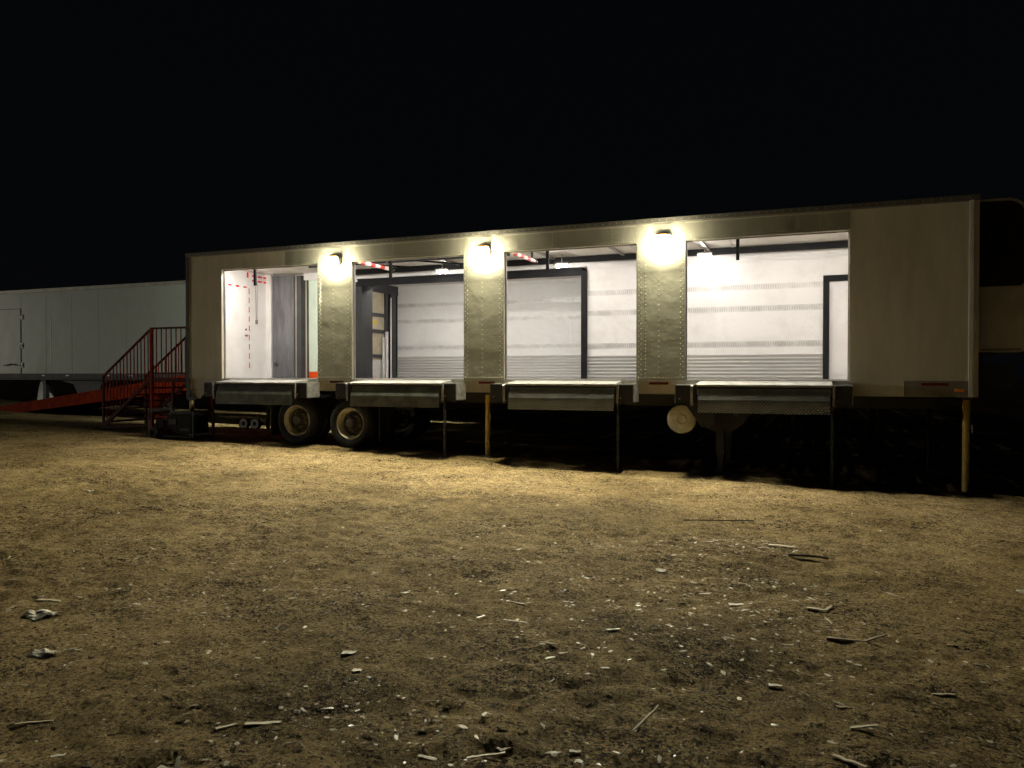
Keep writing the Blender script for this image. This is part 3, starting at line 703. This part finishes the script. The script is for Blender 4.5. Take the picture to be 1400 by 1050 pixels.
# ================================================================ debris
def crumple(name, x, y, s, h, label, m_='paper', cat='paper scrap', n=9):
    rr = random.Random(int(x*977+y*131)); g = float(gh(x, y)); vs = []
    for i in range(n):
        for j in range(n):
            u_, v_ = i/(n-1)-.5, j/(n-1)-.5; e = 1-.35*rr.random()
            vs.append((x+u_*s*e+.05*s*rr.random(), y+v_*s*.9*e, g+.004+h*(.07+.17*(.5+.5*math.sin(7*u_+9*v_))+.12*rr.random())*(1-.8*(2*abs(v_))**2)))
    fs = [(i*n+j, (i+1)*n+j, (i+1)*n+j+1, i*n+j+1) for i in range(n-1) for j in range(n-1)]
    b = MB().use(m_).add(vs, fs); k = len(vs); b.add([(a, c, z-.006) for a, c, z in vs], [tuple(reversed(f)) for f in fs])
    return b.build(name, None, None, label, cat, 'crumpled scraps on the dirt', origin=(x, y, g))
def stick(name, x, y, ln, ang, w_, h_, label, m_='wood', tilt=0, cat='stick', kink=None):
    h_ *= .5
    g = float(gh(x, y)); b = MB().use(m_); a = R(ang); rr = random.Random(int(x*77+y*31))
    def seg(p, ang_, L, w0, w1, rise):
        d = Vector((math.cos(ang_), math.sin(ang_), rise)); nrm = Vector((-math.sin(ang_), math.cos(ang_), 0)); n = 5; vs = []
        for i in range(n+1):
            c = p+d*L*i/n+nrm*(rr.random()-.5)*w0*.5; w = w0+(w1-w0)*i/n; w *= .8+.4*rr.random()
            for sx, sz in ((-1, -1), (1, -1), (1, 1), (-1, 1)): vs.append(c+nrm*sx*w/2+Vector((0, 0, sz*h_/2)))
        fs = [(4*i+k, 4*i+(k+1) % 4, 4*i+4+(k+1) % 4, 4*i+4+k) for i in range(n) for k in range(4)] + [(3, 2, 1, 0), tuple(4*n+k for k in range(4))]
        b.add(vs, fs); return p+d*L
    P = Vector((x, y, g+h_/2+.003)); e = seg(P, a, ln, w_, w_*.7, tilt)
    if kink: seg(e, a+R(kink[0]), kink[1], w_*.8, w_*.4, kink[2] if len(kink) > 2 else 0)
    return b.build(name, None, None, label, cat, 'loose sticks and chips on the dirt', origin=(x, y, g))
crumple('paper_scrap', 7.72, -9.12, .22, .09, 'larger crumpled white scrap at the left edge of the dirt, the farther of two')
crumple('paper_scrap', 8.38, -9.60, .15, .07, 'smaller crumpled white scrap near the left edge, nearer than its larger twin')
crumple('paper_scrap', 13.98, -5.6, .16, .06, 'pale crumpled scrap at the right edge of the dirt')
crumple('paper_scrap', 10.13, -9.62, .035, .02, 'small bright white scrap alone in the lower left dirt', n=5)
crumple('paper_scrap', 4.2, -5.83, .10, .05, 'pale crumpled scrap farthest left on the brightly lit dirt')
crumple('paper_scrap', 11.25, -6.3, .10, .035, 'pale scrap with dark shadow in the middle of the dirt', n=6)
def chip(x, y, l, w_, ang, label, m_='woodpale', z=.012): return stick('wood_chip', x, y, l, ang, w_, z, label, m_, cat='wood chip')
stick('wood_stick', 9.03, -10.22, .16, 35, .014, .01, 'thin pale splinter lying in the lower left corner', 'woodpale')
stick('broken_stick', 9.98, -9.80, .16, 25, .028, .01, 'flat pale sliver lying beside two bent splinters at lower left', 'woodpale')
stick('broken_stick', 9.88, -9.88, .10, 50, .022, .01, 'short curled splinter left of the flat pale sliver', 'woodpale', kink=(-40, .07))
stick('broken_stick', 9.93, -10.26, .09, 10, .03, .01, 'forked white splinter at the bottom edge of the picture, left side', 'paper', kink=(120, .07, .3))
stick('wood_stick', 11.06, -9.70, .17, 38, .015, .012, 'pale stick ringed by chips at the bottom centre', 'woodpale')
stick('wood_stick', 11.16, -9.58, .05, 60, .02, .015, 'stub of wood right of the bottom centre stick', 'wood')
stick('raised_stick', 11.66, -9.20, .12, 30, .016, .016, 'upright tilted splinter casting a long dark shadow at lower centre right', 'woodpale', tilt=.9)
stick('broken_stick', 11.62, -9.42, .07, -50, .015, .014, 'bent v shaped splinter below the tilted one', 'woodpale', tilt=.3, kink=(100, .045, .6))
stick('wood_stick', 12.50, -7.46, .22, 5, .02, .02, 'longest bent twig with upturned end at centre right', 'wood', kink=(28, .16, .2))
stick('wood_stick', 12.95, -6.12, .20, -50, .018, .015, 'straight pale stick above the long bent twig, right side', 'woodpale')
stick('broken_stick', 12.38, -6.80, .12, -5, .035, .012, 'flat forked splinter left of the straight pale stick', 'woodpale', kink=(70, .10, .1))
stick('wood_stick', 12.50, -6.98, .13, -72, .012, .012, 'tiny pale splinter right under the forked one', 'woodpale')
stick('wood_stick', 13.0, -8.12, .12, 18, .014, .012, 'short straight stick alone at the lower right', 'woodpale')
stick('wood_stick', 12.50, -9.08, .14, -25, .018, .013, 'pale stick crossing the bottom edge at right', 'woodpale')
stick('wood_stick', 12.58, -8.78, .12, 15, .018, .014, 'stick casting a dark streak near the bottom right', 'woodpale', tilt=.15)
stick('wood_stick', 12.53, -8.5, .07, 10, .02, .012, 'small flat stick just above the bottom right streak', 'wood')
stick('dark_twig', 12.22, -5.28, .22, 5, .03, .03, 'short dark twig on the lit dirt at right of centre', 'bark', kink=(-25, .12))
stick('dark_twig', 11.1, -4.1, .75, 18, .02, .018, 'long dark twig lying in the middle distance', 'bark')
stick('wood_stick', 10.5, -7.92, .17, 2, .014, .012, 'pale stick lying left of centre below the glinting patch', 'woodpale')
stick('wood_stick', 10.42, -7.55, .11, -15, .02, .012, 'blunt brown stick above the pale centre stick', 'wood')
stick('wood_stick', 10.9, -8.3, .10, 0, .014, .01, 'thin brown splinter right of the pale centre stick', 'wood')
chip(11.85, -6.88, .13, .05, 20, 'flat pale stone like chip, centre right above the chip litter', 'paper')
chip(11.2, -7.9, .09, .03, 30, 'bright flat chip inside the glinting centre patch', 'paper')
chip(12.03, -4.92, .24, .05, -5, 'long flat pale chip on the lit dirt near the dark twig')
chip(9.9, -8.9, .08, .05, 20, 'pale flat chip left of the bottom centre stick litter', 'paper')
chip(11.45, -9.5, .05, .02, 10, 'white chip between the two bottom sticks', 'paper')
chip(12.2, -8.35, .07, .03, 0, 'oval white chip above the bottom right streak', 'paper')
chip(10.1, -9.1, .05, .04, 15, 'tan chip in the middle of the lower left dirt', 'woodpale')
chip(7.4, -8.9, .18, .04, 12, 'long pale chip beside the larger crumpled scrap')

# gravel and chip litter: uncountable, one object each
def litter(name, n, smin, smax, thick, mats, seed, rmin=3.0, rmax=13, clusters=None, kindlabel=None, power=1.0):
    rg = np.random.default_rng(seed)
    r = rmin+(rmax-rmin)*rg.random(n)**power; a = .3753+(rg.random(n)-.5)*1.75
    X = CX-np.sin(a)*r; Y = CY+np.cos(a)*r
    if clusters is not None:
        k = int(n*.5); ci = rg.integers(0, len(clusters), k); c = np.array(clusters)
        X[:k] = c[ci, 0]+rg.normal(size=k)*c[ci, 2]; Y[:k] = c[ci, 1]+rg.normal(size=k)*c[ci, 3]
    ok = Y < -.75; X = X[ok]; Y = Y[ok]; n = len(X)
    Z = gh(X, Y)
    s = smin*(smax/smin)**(rg.random(n)**2.6); el = 1+rg.random(n)**2*3.2
    th = rg.random(n)*6.283; H = s*(thick*(.5+rg.random(n)))
    base = np.array([(1, .3, 0), (.2, 1, 0), (-.9, .5, 0), (-.8, -.7, 0), (.5, -.9, 0), (.45, .2, 1), (-.4, .1, .85)])
    V = np.zeros((n, 7, 3)); J = base[None]*(1+.35*(rg.random((n, 7, 1))-.5))
    tl = (rg.random(n)-.5)*.7
    bx = J[:, :, 0]*(s*el)[:, None]*.5; by = J[:, :, 1]*s[:, None]*.5; bz = J[:, :, 2]*H[:, None] - .15*H[:, None]
    V[:, :, 0] = X[:, None]+bx*np.cos(th)[:, None]-by*np.sin(th)[:, None]
    V[:, :, 1] = Y[:, None]+bx*np.sin(th)[:, None]+by*np.cos(th)[:, None]
    V[:, :, 2] = Z[:, None]+bz+bx*tl[:, None]*.5
    F = np.array([(0, 1, 5), (1, 6, 5), (1, 2, 6), (2, 3, 6), (3, 4, 6), (4, 5, 6), (4, 0, 5)])
    FF = (F[None]+7*np.arange(n)[:, None, None]).reshape(-1, 3)
    me = bpy.data.meshes.new(name)
    me.vertices.add(n*7); me.vertices.foreach_set('co', V.astype(np.float32).ravel())
    me.loops.add(FF.size); me.loops.foreach_set('vertex_index', FF.astype(np.int32).ravel())
    me.polygons.add(len(FF)); me.polygons.foreach_set('loop_start', np.arange(0, FF.size, 3, dtype=np.int32)); me.polygons.foreach_set('loop_total', np.full(len(FF), 3, np.int32))
    for m_ in mats: me.materials.append(M[m_])
    me.polygons.foreach_set('material_index', np.repeat(rg.integers(0, len(mats), n), 7).astype(np.int32))
    me.update(calc_edges=True)
    o = bpy.data.objects.new(name, me); COL.objects.link(o); o['kind'] = 'stuff'; o['label'] = kindlabel; o['category'] = name.replace('_', ' ')
    return o
M['dirtclod'] = mat('dirt_clod', (.20, .145, .075), .9, spec=.1, nscale=20, bump=.004, bscale=90)
M['wet'] = mat('glinting_chip', (.55, .5, .4), .4, nscale=20)
litter('gravel', 30000, .004, .022, .22, ['dirtclod', 'dirtclod', 'stone', 'bark'], 3, power=1.3, kindlabel='loose stones and clods strewn over the dirt yard')
CL = [(11.1, -7.6, .5, .6), (11.6, -7.1, .7, .7), (9.9, -6.0, 1.2, .7), (7.5, -7.0, 1.4, .9), (12.2, -6.3, .3, .3), (11.2, -5.3, .5, .4), (10.6, -9.6, .5, .3), (12.0, -6.9, .4, .3), (9.4, -7.8, .8, .7), (8.2, -8.6, .5, .6), (11.9, -5.0, .3, .3), (12.6, -7.7, .6, .5)]
litter('wood_chips', 8000, .004, .03, .09, ['woodpale', 'paper', 'wood', 'wet'], 9, clusters=CL, kindlabel='pale wood chips and bits of litter scattered on the dirt')

litter('bark_and_pit_flecks', 17000, .004, .022, .18, ['bark', 'dirtclod'], 21, power=1.2, clusters=[(10.6, -8.9, 1.0, .7), (12.4, -8.6, .9, .6), (8.9, -8.4, .8, .7), (11.5, -6.2, 1.2, .5), (9.5, -6.6, 1.4, .5), (7.0, -6.0, 1.3, .5), (11.0, -9.6, .8, .3), (13.3, -7.2, .6, .6)], kindlabel='dark bark crumbs and soil bits on the dirt, also painting its shaded pits')  # dark flakes: soil bits that also put pit shade into the colour
